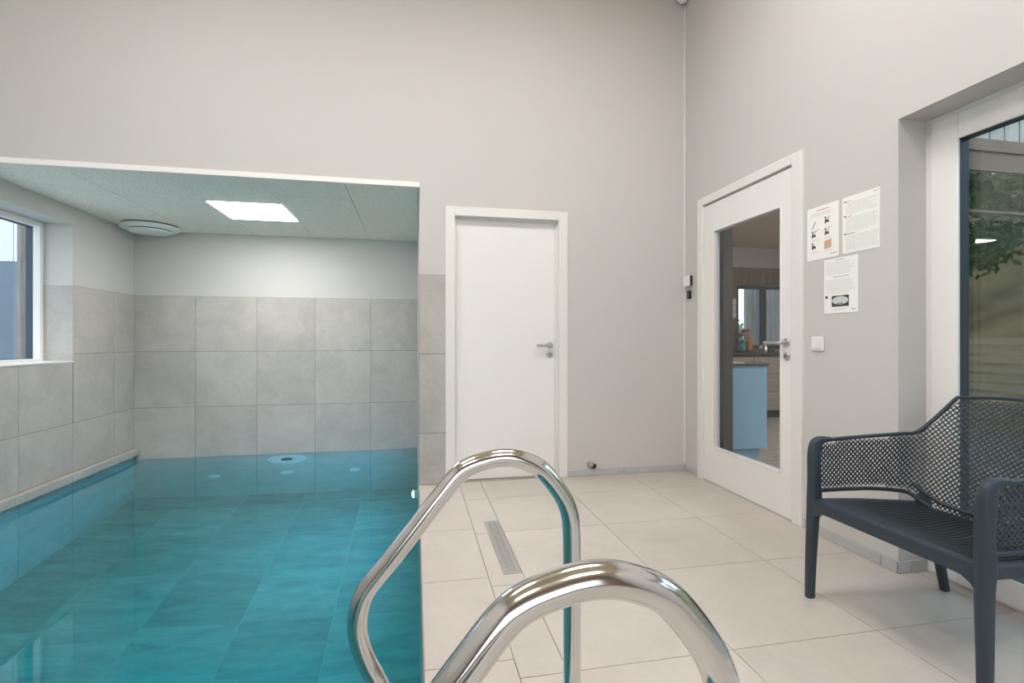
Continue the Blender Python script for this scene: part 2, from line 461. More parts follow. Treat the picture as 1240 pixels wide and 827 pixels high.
# pool fittings
def fitting(name, x, z, r, label, cat, group=None):
    t = thing(name, (x, YB-.006, z), label, cat, group)
    m = MB(); m.lathe([(r, 0), (r, -.008), (r*.93, -.016), (r*.55, -.020), (r*.50, -.012)], (x, YB-.006, z), 'y', 40)
    m.build('flange', M['fitting'], t, smooth='auto')
    m = MB(); m.lathe([(r*.30, -.006), (r*.30, -.024), (r*.22, -.028)], (x, YB-.006, z), 'y', 24)
    m.build('nozzle', M['dark'] if r > .1 else M['fitting'], t, smooth='auto')
    return t
T = fitting('jet_plate', -1.389, -.435, .205, 'large round white jet plate with dark nozzle just under the water line', 'pool fitting')
T = fitting('wall_inlet', -1.389, -.965, .062, 'small round inlet on the end wall directly below the large jet plate', 'pool inlet', 'wall inlets under water')
T = fitting('wall_inlet', -.667, -.975, .062, 'small round inlet on the end wall, right of the jet plate toward the tiled pillar', 'pool inlet', 'wall inlets under water')
T = fitting('wall_inlet', -2.124, -1.02, .062, 'small round inlet on the end wall, left of the jet plate toward the window wall', 'pool inlet', 'wall inlets under water')
def pool_lamp(y, z, label):
    t = thing('pool_light', (XE-.006, y, z), label, 'pool light')
    m = MB(); m.lathe([(.085, 0), (.085, -.028), (.070, -.040), (.062, -.040), (.062, -.030)], (XE-.006, y, z), 'x', 32)
    m.build('bezel', M['fitting'], t, smooth='auto')
    m = MB(); m.lathe([(.060, -.030), (.060, -.044), (.03, -.050)], (XE-.006, y, z), 'x', 32)
    m.build('lens', M['pool_led'], t, smooth='auto')
    return t
pool_lamp(4.62, -.66, 'glowing round underwater lamp on the pool side near the tiled pillar')
pool_lamp(2.1, -.80, 'added underwater lamp, out of view below the handrails, brightening the near pool floor')  # added lamp, hidden below the view, lifts the near pool floor

# ------------------------------------------------------------------ ceiling light, vent, sensor
t = thing('ceiling_light', (-1.40, 4.795, ZA), 'square glowing white panel light in the grey panel ceiling over the pool', 'ceiling light')
m = MB()
x0, x1, y0, y1 = LP
for bx in ((x0, x1, y0, y0+.008), (x0, x1, y1-.008, y1), (x0, x0+.008, y0, y1), (x1-.008, x1, y0, y1)): m.box(*bx, ZA-.001, ZA+.012)
m.build('frame', M['trim'], t)
m = MB(); m.box(x0+.008, x1-.008, y0+.008, y1-.008, ZA-.004, ZA+.010); m.build('diffuser', M['led'], t)
t = thing('ceiling_vent', (-2.60, 5.56, ZA), 'round white two-tier air vent on the alcove ceiling in the corner', 'vent')
c = (-2.60, 5.56, ZA)
m = MB(); m.lathe([(.235, 0), (.235, -.010)], c, 'z', 56); m.build('collar', M['dark'], t, smooth='auto')
m = MB(); m.lathe([(.240, -.010), (.250, -.016), (.250, -.034), (.235, -.046), (.19, -.048)], c, 'z', 56); m.build('rim', M['vent'], t, smooth='auto')
m = MB(); m.lathe([(.172, -.046), (.172, -.058)], c, 'z', 56); m.build('gap_ring', M['dark'], t, smooth='auto')
m = MB(); m.lathe([(.178, -.056), (.182, -.062), (.172, -.074), (.10, -.080)], c, 'z', 56); m.build('disc', M['vent'], t, smooth='auto')
t = thing('ceiling_sensor', (2.17, 3.72, ZC), 'small grey round sensor high up in the corner of the two walls', 'sensor')
m = MB(); m.lathe([(.052, 0), (.052, -.022), (.046, -.030)], (2.165, 3.725, ZC), 'z', 32); m.build('base', M['dark'], t, smooth='auto')
m = MB(); m.lathe([(.042, -.030), (.042, -.056), (.036, -.070), (.022, -.080), (.006, -.083)], (2.165, 3.725, ZC), 'z', 32); m.build('dome', M['vent'], t, smooth='auto')
def room_light(x, y, w, d):
    t = thing('ceiling_light', (x, y, ZC), None)
    m = MB()
    for bx in ((x-w, x+w, y-d, y-d+.02), (x-w, x+w, y+d-.02, y+d), (x-w, x-w+.02, y-d, y+d), (x+w-.02, x+w, y-d, y+d)): m.box(*bx, ZC-.05, ZC-.001)
    m.build('frame', M['trim'], t)
    m = MB(); m.box(x-w+.02, x+w-.02, y-d+.02, y+d-.02, ZC-.105, ZC-.038); m.build('diffuser', M['led_room'], t)
    return t
for (x, y), lb in zip(((-1.3, 1.8), (.75, 1.8), (-1.3, -1.0), (.75, -1.0)),
                      ('panel light on the wooden room ceiling above the pool', 'panel light on the wooden room ceiling above the handrails',
                       'panel light on the wooden ceiling by the rear window over the pool end', 'panel light on the wooden ceiling by the rear window over the deck')):
    tag(room_light(x, y, .6, .3), lb, 'ceiling light')

# ------------------------------------------------------------------ doors
def lever(parent, c, axis, d, length, side, name='handle'):
    """rosette + lever; axis: wall normal axis, d: sign towards the room, side: sign of the lever run along the wall"""
    m = MB(); c = Vector(c)
    m.lathe([(.026, 0), (.026, d*.007), (.023, d*.010)], c, axis, 32)
    n_ = Vector((d, 0, 0)) if axis == 'x' else Vector((0, d, 0)); u = Vector((0, side, 0)) if axis == 'x' else Vector((side, 0, 0))
    pts = [c+n_*.008, c+n_*.036]+[c+n_*(.036+.014*math.sin(a))+u*(.014*(1-math.cos(a))) for a in (PI/6, PI/3, PI/2)]+[c+n_*.05+u*length]
    m.tube(pts, .0095, 16)
    return m.build(name, M['brushed'], parent, smooth='auto')
def lockplate(parent, c, axis, d):
    m = MB(); m.lathe([(.025, 0), (.025, d*.006), (.022, d*.009)], c, axis, 32)
    e = m.build('lock_plate', M['brushed'], parent, smooth='auto')
    m = MB()
    a, b = sorted((d*.008, d*.0105))
    if axis == 'y': m.lathe([(.006, a), (.006, b)], (c[0], c[1], c[2]+.004), 'y', 16); m.box(c[0]-.0028, c[0]+.0028, c[1]+a, c[1]+b, c[2]-.012, c[2]+.004)
    else: m.lathe([(.006, a), (.006, b)], (c[0], c[1], c[2]+.004), 'x', 16); m.box(c[0]+a, c[0]+b, c[1]-.0028, c[1]+.0028, c[2]-.012, c[2]+.004)
    m.build('keyhole', M['dark'], e)
d1 = struct(thing('door_1', (.709, YW, 0)), 'plain white door beside the tiled pillar'); 
m = MB()
m.box(.228, D1[0], YW-.016, YW+.02, 0, 2.105); m.box(D1[1], 1.192, YW-.016, YW+.02, 0, 2.105); m.box(D1[0], D1[1], YW-.016, YW+.02, D1[2], 2.105)
m.build('architrave', M['white_soft'], d1, bevel=.004)
m = MB()
m.box(D1[0]-.02, D1[0]+.006, YW+.018, YW+.12, 0, D1[2]); m.box(D1[1]-.006, D1[1]+.02, YW+.018, YW+.12, 0, D1[2]); m.box(D1[0]-.02, D1[1]+.02, YW+.018, YW+.12, D1[2]-.006, D1[2]+.02)
m.box(D1[0]+.006, D1[0]+.018, YW+.034, YW+.05, 0, D1[2]-.006); m.box(D1[1]-.018, D1[1]-.006, YW+.034, YW+.05, 0, D1[2]-.006); m.box(D1[0]+.006, D1[1]-.006, YW+.034, YW+.05, D1[2]-.018, D1[2]-.006)
m.build('jamb', M['white_soft'], d1, bevel=.002)
m = MB(); m.box(D1[0]+.009, D1[1]-.009, YW+.05, YW+.09, .006, D1[2]-.009); m.build('leaf', M['white'], d1, bevel=.002)
m = MB(); m.box(D1[0]-.02, D1[1]+.02, YW, YW+.12, -.01, .002); m.build('threshold', M['grout_light'], d1)
lever(d1, (1.063, YW+.05, 1.046), 'y', -1, .118, -1)
lockplate(d1, (1.063, YW+.05, .972), 'y', -1)

d2 = struct(thing('door_2', (XW, 3.03, 0)), 'white door with a tall clear glass pane')
m = MB()
m.box(XW-.018, XW+.06, 2.486, 2.566, .0, 2.195); m.box(XW-.018, XW+.06, 3.500, 3.566, 0, 2.195); m.box(XW-.018, XW+.06, 2.566, 3.500, 2.135, 2.195)
m.build('architrave', M['white_soft'], d2, bevel=.004)
GY0, GY1, GZ0, GZ1 = 2.672, 3.354, .280, 1.905
m = MB(); a, b = XW-.004, XW+.038
for r in minus((2.570, 3.496, .012, 2.122), (GY0, GY1, GZ0, GZ1)): m.box(a, b, r[0], r[1], r[2], r[3])
m.build('leaf', M['white'], d2)
m = MB()
for r in minus((GY0-.012, GY1+.012, GZ0-.012, GZ1+.012), (GY0, GY1, GZ0, GZ1)): m.box(a-.006, a+.004, *r)
m.build('glazing_bead', M['white'], d2, bevel=.003)
m = MB(); m.box(XW+.014, XW+.020, GY0-.006, GY1+.006, GZ0-.006, GZ1+.006); m.build('glass_pane', M['door_glass'], d2)
m = MB(); m.box(XW-.004, XW+.12, 2.566, 3.500, -.01, .010); m.build('threshold', M['skirt'], d2)
lever(d2, (XW-.004, 2.620, 1.072), 'x', -1, .135, 1)
lockplate(d2, (XW-.004, 2.618, .990), 'x', -1)
for z in (1.83, .29):
    m = MB(); m.tube([(XW-.022, 3.497, z-.045), (XW-.022, 3.497, z+.045)], .007, 12); m.build('hinge', M['white_soft'], d2, smooth='auto')

# ------------------------------------------------------------------ windows
w1 = struct(thing('window_1', (XL-.215, 4.0, WZ0)), 'white framed window in the tiled left wall')
fx = XL-.215
m = MB()
for r in minus((WY0, WY1, WZ0, WZ1), (WY0+.04, WY1-.040, WZ0+.022, WZ1-.045)): m.box(fx-.055, fx, *r)
m.build('frame', M['white'], w1, bevel=.003)
m = MB()
for r in minus((WY0+.01, WY1-.01, WZ0+.005, WZ1-.005), (WY0+.04, WY1-.041, WZ0+.022, WZ1-.046)): m.box(fx-.105, fx-.0555, *r)
m.build('outer_frame', M['gasket'], w1)
m = MB(); m.box(fx-.102, fx-.096, WY0+.02, WY1-.02, WZ0+.01, WZ1-.03); m.build('glass_pane', M['glass'], w1)
m = MB(); m.box(fx+.001, XL+.012, WY0+.002, WY1-.007, WZ0-.012, WZ0+.002); m.build('window_sill', M['white_soft'], w1, bevel=.002)

w2 = struct(thing('window_2', (XF, .6, 0)), 'tall white framed patio window in a deep niche')
py0, py1 = PY0+.03, JN-.026
m = MB()
m.box(XF+.012, XF+.08, PY0, JN, .004, NZ-.001) if False else None
for r in minus((PY0, JN, .002, NZ), (py0, py1, .02, NZ-.026)): m.box(XF+.006, XF+.10, *r)
m.build('frame', M['white_soft'], w2, bevel=.002)
m = MB()
for r in minus((py0, py1, .012, 2.098), (py0+.118, 1.773, .117, 1.984)): m.box(XF, XF+.014, *r)
m.build('sash', M['white'], w2, bevel=.004)
m = MB()
for r in minus((py0+.1, py1-.02, .09, 2.01), (py0+.118, 1.773, .117, 1.984)): m.box(XF+.0145, XF+.062, *r)
m.build('gasket', M['gasket'], w2)
for dx in (.050, .056+.014):
    m = MB(); m.box(XF+dx, XF+dx+.006, py0+.105, 1.790, .10, 1.995); m.build('glass_pane', M['glass'], w2)

w3 = struct(thing('window_3', (-.35, YR, .25)), 'wide window in the rear wall')
m = MB()
for r in minus(RWX, (RWX[0]+.09, -.40, RWX[2]+.09, RWX[3]-.09)):
    for q in minus(r, (-.30, RWX[1]-.09, RWX[2]+.09, RWX[3]-.09)): m.box(q[0], q[1], YR-.12, YR-.05, q[2], q[3])
m.build('frame', M['white'], w3)
m = MB(); m.box(RWX[0]+.05, RWX[1]-.05, YR-.09, YR-.084, RWX[2]+.05, RWX[3]-.05); m.build('glass_pane', M['glass'], w3)

# ------------------------------------------------------------------ handrails
def catmull(P, k=8):
    P = [Vector(p) for p in P]; Q = [P[0]*2-P[1]]+P+[P[-1]*2-P[-2]]; out = []
    for i in range(1, len(Q)-2):
        a, b, c, d = Q[i-1], Q[i], Q[i+1], Q[i+2]
        for j in range(k):
            t = j/k
            out.append(.5*((2*b)+(c-a)*t+(2*a-5*b+4*c-d)*t*t+(3*b-a-3*c+d)*t**3))
    return out+[P[-1]]
YA, YBR = 1.13, .535
prof = [(.368, .0), (.368, .15), (.368, .30), (.368, .45), (.368, .57), (.367, .625), (.362, .674), (.341, .723), (.295, .781), (.253, .805), (.209, .815), (.160, .810), (.106, .789), (.055, .733),
        (.000, .664), (-.055, .597), (-.101, .543), (-.119, .503), (-.1245, .457), (-.117, .415), (-.102, .374), (-.084, .337), (-.066, .29), (-.058, .22), (-.056, .10), (-.056, -.2), (-.056, -.65), (-.056, -1.05)]
t = thing('pool_handrail', (.368, YA, 0), 'polished steel pool handrail farther from the camera, standing nearer the doors', 'handrail', 'pool handrails')
m = MB(); m.tube(catmull([(x, YA, z) for x, z in prof], 8), .0212, 28); m.build('rail_tube', M['steel'], t, smooth=True)
m = MB(); m.lathe([(.048, .0005), (.048, .004), (.040, .012), (.024, .016)], (.368, YA, 0), 'z', 36); m.build('base_flange', M['steel'], t, smooth='auto')
m = MB(); m.tube([(-.056, YA, -.95), (.028, YA, -.95)], .012, 14); m.build('wall_bracket', M['steel'], t, smooth='auto')
r2 = dup(t, (.368, YBR, 0)); tag(r2, 'polished steel pool handrail nearest the camera, large arch at the bottom edge', 'handrail', 'pool handrails')

# ------------------------------------------------------------------ floor drain
t = thing('floor_drain', (.447, 2.6, 0), 'long narrow steel drain grate set in the beige tile deck', 'drain')
m = MB()
for r in minus((.405, .491, 2.257, 2.942), (.425, .471, 2.285, 2.914)): m.box(r[0], r[1], r[2], r[3], -.004, .0022)
m.build('frame', M['drain'], t)
m = MB(); m.box(.426, .470, 2.286, 2.913, -.003, -.0005); m.build('channel', M['dark'], t)
m = MB(); y = 2.290
while y < 2.910: m.box(.4255, .4705, y, y+.0075, -.0005, .0018); y += .0135
m.box(.4465, .4495, 2.286, 2.913, -.0006, .0016)
m.build('grate', M['drain'], t)

# ------------------------------------------------------------------ small wall fixtures
t = thing('thermostat', (XW, 3.70, 1.57), 'small white square thermostat on the right wall beside the glass door', 'thermostat')
m = MB(); m.box(XW-.024, XW-.001, 3.658, 3.745, 1.532, 1.614); m.build('body', M['dark'], t, bevel=.003)
m = MB(); m.box(XW-.034, XW-.0245, 3.655, 3.748, 1.529, 1.617); m.build('cover', M['white'], t, bevel=.004)
t = thing('door_sensor', (XW, 3.694, 1.459), 'tiny black sensor box on the right wall below the thermostat', 'sensor')
m = MB(); m.box(XW-.022, XW-.001, 3.672, 3.716, 1.428, 1.492); m.build('body', M['dark'], t, bevel=.004)
m = MB(); m.box(XW-.0245, XW-.0222, 3.682, 3.706, 1.440, 1.478); m.build('button', simple('dark_grey_button', rgb(70, 70, 72), .4), t, bevel=.001)
t = thing('light_switch', (XW, 2.383, 1.067), 'white square light switch on the right wall beside the glass door handle', 'light switch')
m = MB(); m.box(XW-.010, XW-.001, 2.342, 2.424, 1.028, 1.108); m.build('plate', M['white'], t, bevel=.003)
for a, b in ((2.352, 2.3825), (2.3835, 2.414)):
    m = MB(); m.box(XW-.016, XW-.0102, a, b, 1.040, 1.096); m.build('rocker', M['white'], t, bevel=.002)
t = thing('pipe_cap', (1.40, YW, .092), 'small black pipe end with steel cap low on the back wall above the skirting', 'pipe cap')
m = MB(); m.lathe([(.012, -.001), (.012, -.03)], (1.372, YW, .098), 'y', 20); m.build('stub', M['brushed'], t, smooth='auto')
m = MB(); m.tube([(1.366, YW-.034, .100), (1.392, YW-.034, .088)], .014, 18); m.build('collar', M['brushed'], t, smooth='auto')
m = MB(); m.tube([(1.392, YW-.034, .088), (1.414, YW-.034, .078)], [.019, .018], 18); m.build('cap', M['dark'], t, smooth='auto')

# ------------------------------------------------------------------ posters (printed sheets)
def sheet(name, y0, y1, z0, z1, label, out=.0014):
    """sheet on the right wall; y1 is the edge nearer the corner (left in the photo)"""
    t = thing(name, (XW, (y0+y1)/2, z0), label, 'poster', 'printed sheets on the right wall')
    m = MB(); m.box(XW-out-.0012, XW-out, y0, y1, z0, z1); m.build('paper', M['paper'], t)
    w, h = y1-y0, z1-z0; xs_ = XW-out-.0012
    def P(mb, u0, u1, v0, v1): mb.box(xs_-.0005, xs_, y1-u1*w, y1-u0*w, z1-v1*h, z1-v0*h)
    def poly(mb, pts): mb.prism([(y1-u*w, z1-v*h) for u, v in pts], 'x', xs_-.0006, xs_)
    return t, P, poly
def words(P, mb, u0, u1, v, h=.007, end=1.):
    u = u0
    while u < u0+(u1-u0)*end-.02:
        l = min(random.uniform(.03, .09), u1-u); P(mb, u, u+l, v, v+h); u += l+.012
R_ = random.Random(3)
t, P, poly = sheet('safety_poster', 2.246, 2.461, 1.539, 1.834, 'white sheet with red heading and six small pictograms, left of the two upper sheets')
a = MB(); words(P, a, .32, .70, .065, .016); a.build('heading', M['ink_red'], t)
a = MB()
for v in (.12, .145, .17): words(P, a, .12, .93, v, .006, R_.uniform(.7, 1))
for cx0 in (.14, .56):
    for cy0 in (.425, .615, .845):
        for k in range(2): words(P, a, cx0, cx0+.27, cy0+k*.022, .005)
words(P, a, .74, .95, .92, .02)
a.build('text_lines', M['ink'], t)
# six pictograms: leaning figures at the pool rail, in black strokes
for (u, v, s_) in ((.22, .33, 0), (.64, .30, 1), (.22, .52, 2), (.64, .52, 3), (.22, .74, 4)):
    k = MB()
    if s_ == 0: poly(k, [(u-.06, v+.07), (u-.04, v+.07), (u+.07, v-.06), (u+.05, v-.06)])
    else:
        poly(k, [(u-.07, v+.05), (u-.05, v-.03), (u-.01, v-.03), (u, v+.01), (u+.04, v-.02), (u+.07, v+.03), (u+.05, v+.05), (u, v+.03), (u-.05, v+.06)])
        if s_ in (1, 2, 3): poly(k, [(u+.02, v-.02), (u+.035, v-.02), (u+.09, v-.07), (u+.075, v-.075)])
        poly(k, [(u-.04+.025*math.cos(q*PI/4), v-.055+.02*math.sin(q*PI/4)) for q in range(8)])
    k.build('pictogram', M['ink_dark'], t)
k = MB(); poly(k, [(.56, .68), (.78, .66), (.78, .82), (.56, .83)]); k.build('picture', M['ink_skin'], t)
t, P, poly = sheet('rules_sheet', 2.009, 2.223, 1.541, 1.834, 'white text sheet with red subheadings, right of the two upper sheets')
a = MB(); b_ = MB(); c_ = MB()
for v in (.075, .345):
    b_ = MB(); words(P, b_, .10, .26, v, .013); b_.build('subheading', M['ink_red'], t)
words(P, c_, .10, .36, .655, .010); c_.build('subheading', M['ink_dark'], t)
for v in (.078, .338, .652):
    c_ = MB(); poly(c_, [(.075+.022*math.cos(q*PI/4), v+.006+.016*math.sin(q*PI/4)) for q in range(8)]); c_.build('bullet', M['ink_dark'], t)
v = .115
while v < .95:
    if not (.31 < v < .365 or .63 < v < .68): words(P, a, .10, .95, v, .006, R_.uniform(.72, 1) if R_.random() < .4 else 1)
    v += .0265
words(P, a, .84, .96, .035, .016)
a.build('text_lines', M['ink'], t)
t, P, poly = sheet('information_sheet', 2.128, 2.342, 1.233, 1.527, 'white text sheet with a dark photo at its foot, hung lowest of the three')
a = MB(); k = MB()
words(P, k, .36, .62, .03, .007); words(P, k, .28, .75, .335, .007)
v = .065
while v < .64:
    if not .30 < v < .37: words(P, a, .06, .92, v, .0055, R_.uniform(.75, 1))
    v += .027
words(P, a, .30, .64, .925, .010); words(P, a, .80, .95, .93, .02)
a.build('text_lines', M['ink'], t)
poly(k, [(.08+.04*math.cos(q*PI/4), .70+.03*math.sin(q*PI/4)) for q in range(8)])
k.build('dark_print', M['ink_dark'], t)
k = MB(); P(k, .24, .74, .685, .885); ph = k.build('photo', M['ink_dark'], t)
k = MB(); k2 = xs_ = XW-.0026
w_, h_ = .214, .294
k.prism([(2.342-(.49+.235*math.cos(q*PI/12))*w_, 1.527-(.775+.075*math.sin(q*PI/12))*h_) for q in range(24)], 'x', xs_-.0009, xs_-.0006)
k.build('photo_dome', M['ink_pale'], ph)
k = MB()
for q in range(3): k.box(xs_-.0012, xs_-.0009, 2.342-(.40+q*.065+.045)*w_, 2.342-(.40+q*.065)*w_, 1.527-.845*h_, 1.527-.815*h_)
k.build('photo_figures', simple('blue_grey_print', rgb(90, 100, 120), .8), ph)

# ------------------------------------------------------------------ armchair
CY = 1.485
CH = thing('armchair', (1.95, CY, 0), 'dark anthracite plastic armchair with perforated back in front of the patio window', 'armchair')
# left half of the shell, from the arm front round to the back's middle: (X, half width, z) for the lower and the upper edge
LOW = [(1.672, .318, .452), (1.80, .322, .450), (1.93, .316, .447), (2.03, .300, .440), (2.085, .275, .432), (2.105, .235, .405), (2.118, .175, .372), (2.130, .105, .362), (2.138, 0, .360)]
TOP = [(1.668, .322, .660), (1.80, .326, .666), (1.95, .322, .672), (2.09, .312, .678), (2.160, .300, .685), (2.215, .272, .742), (2.285, .228, .842), (2.318, .115, .852), (2.328, 0, .854)]
def smooth_half(P):
    f = catmull(P[:7], 10)                # arm and wing, up to the crease
    h = catmull(P[6:]+[(P[-2][0], -P[-2][1], P[-2][2])], 10)[:21]
    return f, h
lf, lh = smooth_half(LOW); tf, th_ = smooth_half(TOP)
lowL = lf+lh[1:]; topL = tf+th_[1:]
full_low = [Vector((p.x, CY+p.y, p.z)) for p in lowL]+[Vector((p.x, CY-p.y, p.z)) for p in reversed(lowL[:-1])]
full_top = [Vector((p.x, CY+p.y, p.z)) for p in topL]+[Vector((p.x, CY-p.y, p.z)) for p in reversed(topL[:-1])]
K = len(full_low)
mid = [(full_low[i]+full_top[i])/2 for i in range(K)]
sarc = [0.]
for i in range(1, K): sarc.append(sarc[-1]+(mid[i]-mid[i-1]).length)
SL = sarc[-1]
def surf(s, z):
    s = min(max(s, 0), SL)
    i = 0
    lo, hi = 0, K-1
    while hi-lo > 1:
        m_ = (lo+hi)//2
        if sarc[m_] <= s: lo = m_
        else: hi = m_
    f = (s-sarc[lo])/(sarc[lo+1]-sarc[lo])
    A = full_low[lo].lerp(full_low[lo+1], f); B = full_top[lo].lerp(full_top[lo+1], f)
    w = (z-A.z)/(B.z-A.z)
    bul = .010*math.sin(PI*min(max(w, 0), 1))*(1 if s < SL*.33 or s > SL*.67 else 1)
    return A.lerp(B, w), A.z, B.z
pitch = .0150; q = pitch/math.sqrt(2)
shell = MB(); vid = {}
def lat(i, j):
    u, v = (i-j)*q+SL/2, (i+j)*q+.30
    return u, v
def ok(u, v):
    if u < .012 or u > SL-.012: return False
    _, a, b = surf(u, v); return a+.006 < v < b-.004
verts, faces = [], []
def addv(u, v):
    key = (round(u*1e5), round(v*1e5))
    if key not in vid:
        vid[key] = len(verts); verts.append(surf(u, v)[0])
    return vid[key]
R0 = int(SL/q)+60
for i in range(-R0, R0):
    for j in range(-R0, R0):
        u, v = lat(i, j)
        if u < -.02 or u > SL+.02 or v < .33 or v > .88: continue
        cs = [lat(i, j), lat(i+1, j), lat(i+1, j+1), lat(i, j+1)]
        if not all(ok(*c_) for c_ in cs): continue
        cu, cv = sum(c_[0] for c_ in cs)/4, sum(c_[1] for c_ in cs)/4
        hr = pitch*.385
        # eight-sided hole, cell edge midpoints shared with neighbours
        outer = []
        for k_ in range(4):
            a_, b_ = cs[k_], cs[(k_+1) % 4]
            outer += [a_, ((a_[0]+b_[0])/2, (a_[1]+b_[1])/2)]
        inner = []
        for (ou, ov) in outer:
            d_ = math.hypot(ou-cu, ov-cv); inner.append((cu+(ou-cu)/d_*hr, cv+(ov-cv)/d_*hr))
        oi = [addv(*p) for p in outer]; ii = [addv(*p) for p in inner]
        for k_ in range(8): faces.append((oi[k_], oi[(k_+1) % 8], ii[(k_+1) % 8], ii[k_]))
shell.v = [tuple(p) for p in verts]; shell.f = [list(f) for f in faces]; shell.mi = [0]*len(faces); shell.rn = [0]*len(faces)
o = shell.build('perforated_shell', M['resin'], CH, smooth=True, fix=True)
sd = o.modifiers.new('thickness', 'SOLIDIFY'); sd.thickness = .004; sd.offset = 0
# rim that frames the shell: up the front, along arm, wing and back top; and the lower edge
def rect(a, b, r=.3):
    """rounded rectangle profile"""
    out = []
    for (sx, sy, a0) in ((1, 1, 0), (-1, 1, PI/2), (-1, -1, PI), (1, -1, 3*PI/2)):
        rad = min(a, b)*r
        for k_ in range(4):
            w = a0+PI/2*k_/3; out.append((sx*(a/2-rad)+rad*math.cos(w), sy*(b/2-rad)+rad*math.sin(w)))
    return out
path, ups = [], []
zc = Vector((0, 0, 1))
top_pts = full_top
rim = MB()
rim.sweep(top_pts, rect(.020, .014), [zc]*K); 
lowr = MB()
rim.sweep(full_low, rect(.014, .016), [zc]*K)
rim.build('rim', M['resin'], CH, smooth='auto')
ridge = MB()
ids = [i for i in range(K) if abs(full_low[i].y-CY) < .27 and full_low[i].x > 2.0]
# raised roll where back shell turns into the seat
ridge.sweep([surf(sarc[i], full_low[i].z+.045)[0]+Vector((-.006, 0, 0)) for i in ids], rect(.018, .016, .5), [zc]*len(ids))
ridge.build('lumbar_ridge', M['resin'], CH, smooth='auto')
# front post + leg, one continuous blade each side; the upper end bends back into the arm
def front_leg(sg):
    m = MB(); y = CY+sg*.318
    pts = [(1.643, y+sg*.010, 0), (1.646, y+sg*.008, .15), (1.650, y+sg*.004, .30), (1.654, y+sg*.002, .40), (1.656, y, .50), (1.657, y+sg*.002, .58), (1.660, y+sg*.003, .622), (1.670, y+sg*.004, .650), (1.692, y+sg*.004, .664), (1.74, y+sg*.005, .666)]
    pts = catmull(pts, 6); ups_ = [Vector((0, sg, 0))]*len(pts)
    k = len(pts); vs = []; n_ = 16
    for i, p in enumerate(pts):
        t_ = (pts[min(i+1, k-1)]-pts[max(i-1, 0)]).normalized(); u_ = Vector((0, 1, 0)); u_ = (u_-t_*u_.dot(t_)).normalized(); a_ = t_.cross(u_)
        f = i/(k-1)
        zz = p.z
        dep = .036+.014*min(1, zz/.42) if f < .75 else .050-.032*(f-.75)/.25      # depth along the arm
        wid = .030+.010*min(1, zz/.42) if f < .6 else .040-.018*(f-.6)/.4
        web = .006*math.exp(-((zz-.420)/.045)**2)                                       # fillet into the slot and the beam
        for (pp, qq) in rect(dep, wid, .35):
            vs.append(p+a_*pp+u_*qq+(Vector((web, 0, 0)) if (a_*pp).x > 0 else Vector((0, 0, 0))))
    n_ = len(rect(1, 1)); fs = [(i*n_+j, i*n_+(j+1) % n_, (i+1)*n_+(j+1) % n_, (i+1)*n_+j) for i in range(k-1) for j in range(n_)]
    fs += [tuple(range(n_))[::-1], tuple((k-1)*n_+j for j in range(n_))]
    m.add(vs, fs); return m
def rear_leg(sg):
    m = MB(); pts = [(2.262, CY+sg*.262, 0), (2.235, CY+sg*.262, .12), (2.20, CY+sg*.262, .26), (2.165, CY+sg*.260, .36), (2.13, CY+sg*.258, .42)]
    pts = catmull(pts, 5); k = len(pts); vs = []
    for i, p in enumerate(pts):
        t_ = (pts[min(i+1, k-1)]-pts[max(i-1, 0)]).normalized(); u_ = Vector((0, 1, 0)); a_ = t_.cross(u_)
        w = .034+.014*i/(k-1)
        for (pp, qq) in rect(w, w*.85, .35): vs.append(p+a_*pp+u_*qq)
    n_ = len(rect(1, 1)); fs = [(i*n_+j, i*n_+(j+1) % n_, (i+1)*n_+(j+1) % n_, (i+1)*n_+j) for i in range(k-1) for j in range(n_)]
    fs += [tuple(range(n_))[::-1], tuple((k-1)*n_+j for j in range(n_))]
    m.add(vs, fs); return m
for sg in (1, -1):
    front_leg(sg).build('leg', M['resin'], CH, smooth='auto')
    rear_leg(sg).build('leg', M['resin'], CH, smooth='auto')
# seat frame: front beam with rounded gussets at the legs, side beams, rear beam
fr = MB()
yy = .320
outline_top = []; outline_bot = []
for i in range(25):
    u = -yy+2*yy*i/24; e = abs(u)/yy
    gus = .045*max(0, (e-.80)/.20)**2
    outline_top.append((CY+u, .418+.010*max(0, (e-.85)/.15)**2)); outline_bot.append((CY+u, .374-gus))
poly_ = outline_top+outline_bot[::-1]
n_ = len(poly_)
fr.add([(1.636, p, z_) for p, z_ in poly_]+[(1.676, p, z_) for p, z_ in poly_],
       [(i, i+1, n_-2-i, n_-1-i) for i in range(24)]+[(n_+i+1, n_+i, n_+n_-1-i, n_+n_-2-i) for i in range(24)]+[(i, (i+1) % n_, n_+(i+1) % n_, n_+i) for i in range(n_)])
for sg in (1, -1):
    fr.sweep(catmull([(1.66, CY+sg*.308, .398), (1.85, CY+sg*.305, .388), (2.02, CY+sg*.285, .378), (2.14, CY+sg*.262, .372)], 6), rect(.034, .046), [zc]*19)
fr.sweep([(2.145, CY-.26, .360), (2.145, CY+.26, .360)], rect(.030, .040), [zc]*2)
fr.build('seat_frame', M['resin'], CH, smooth='auto')
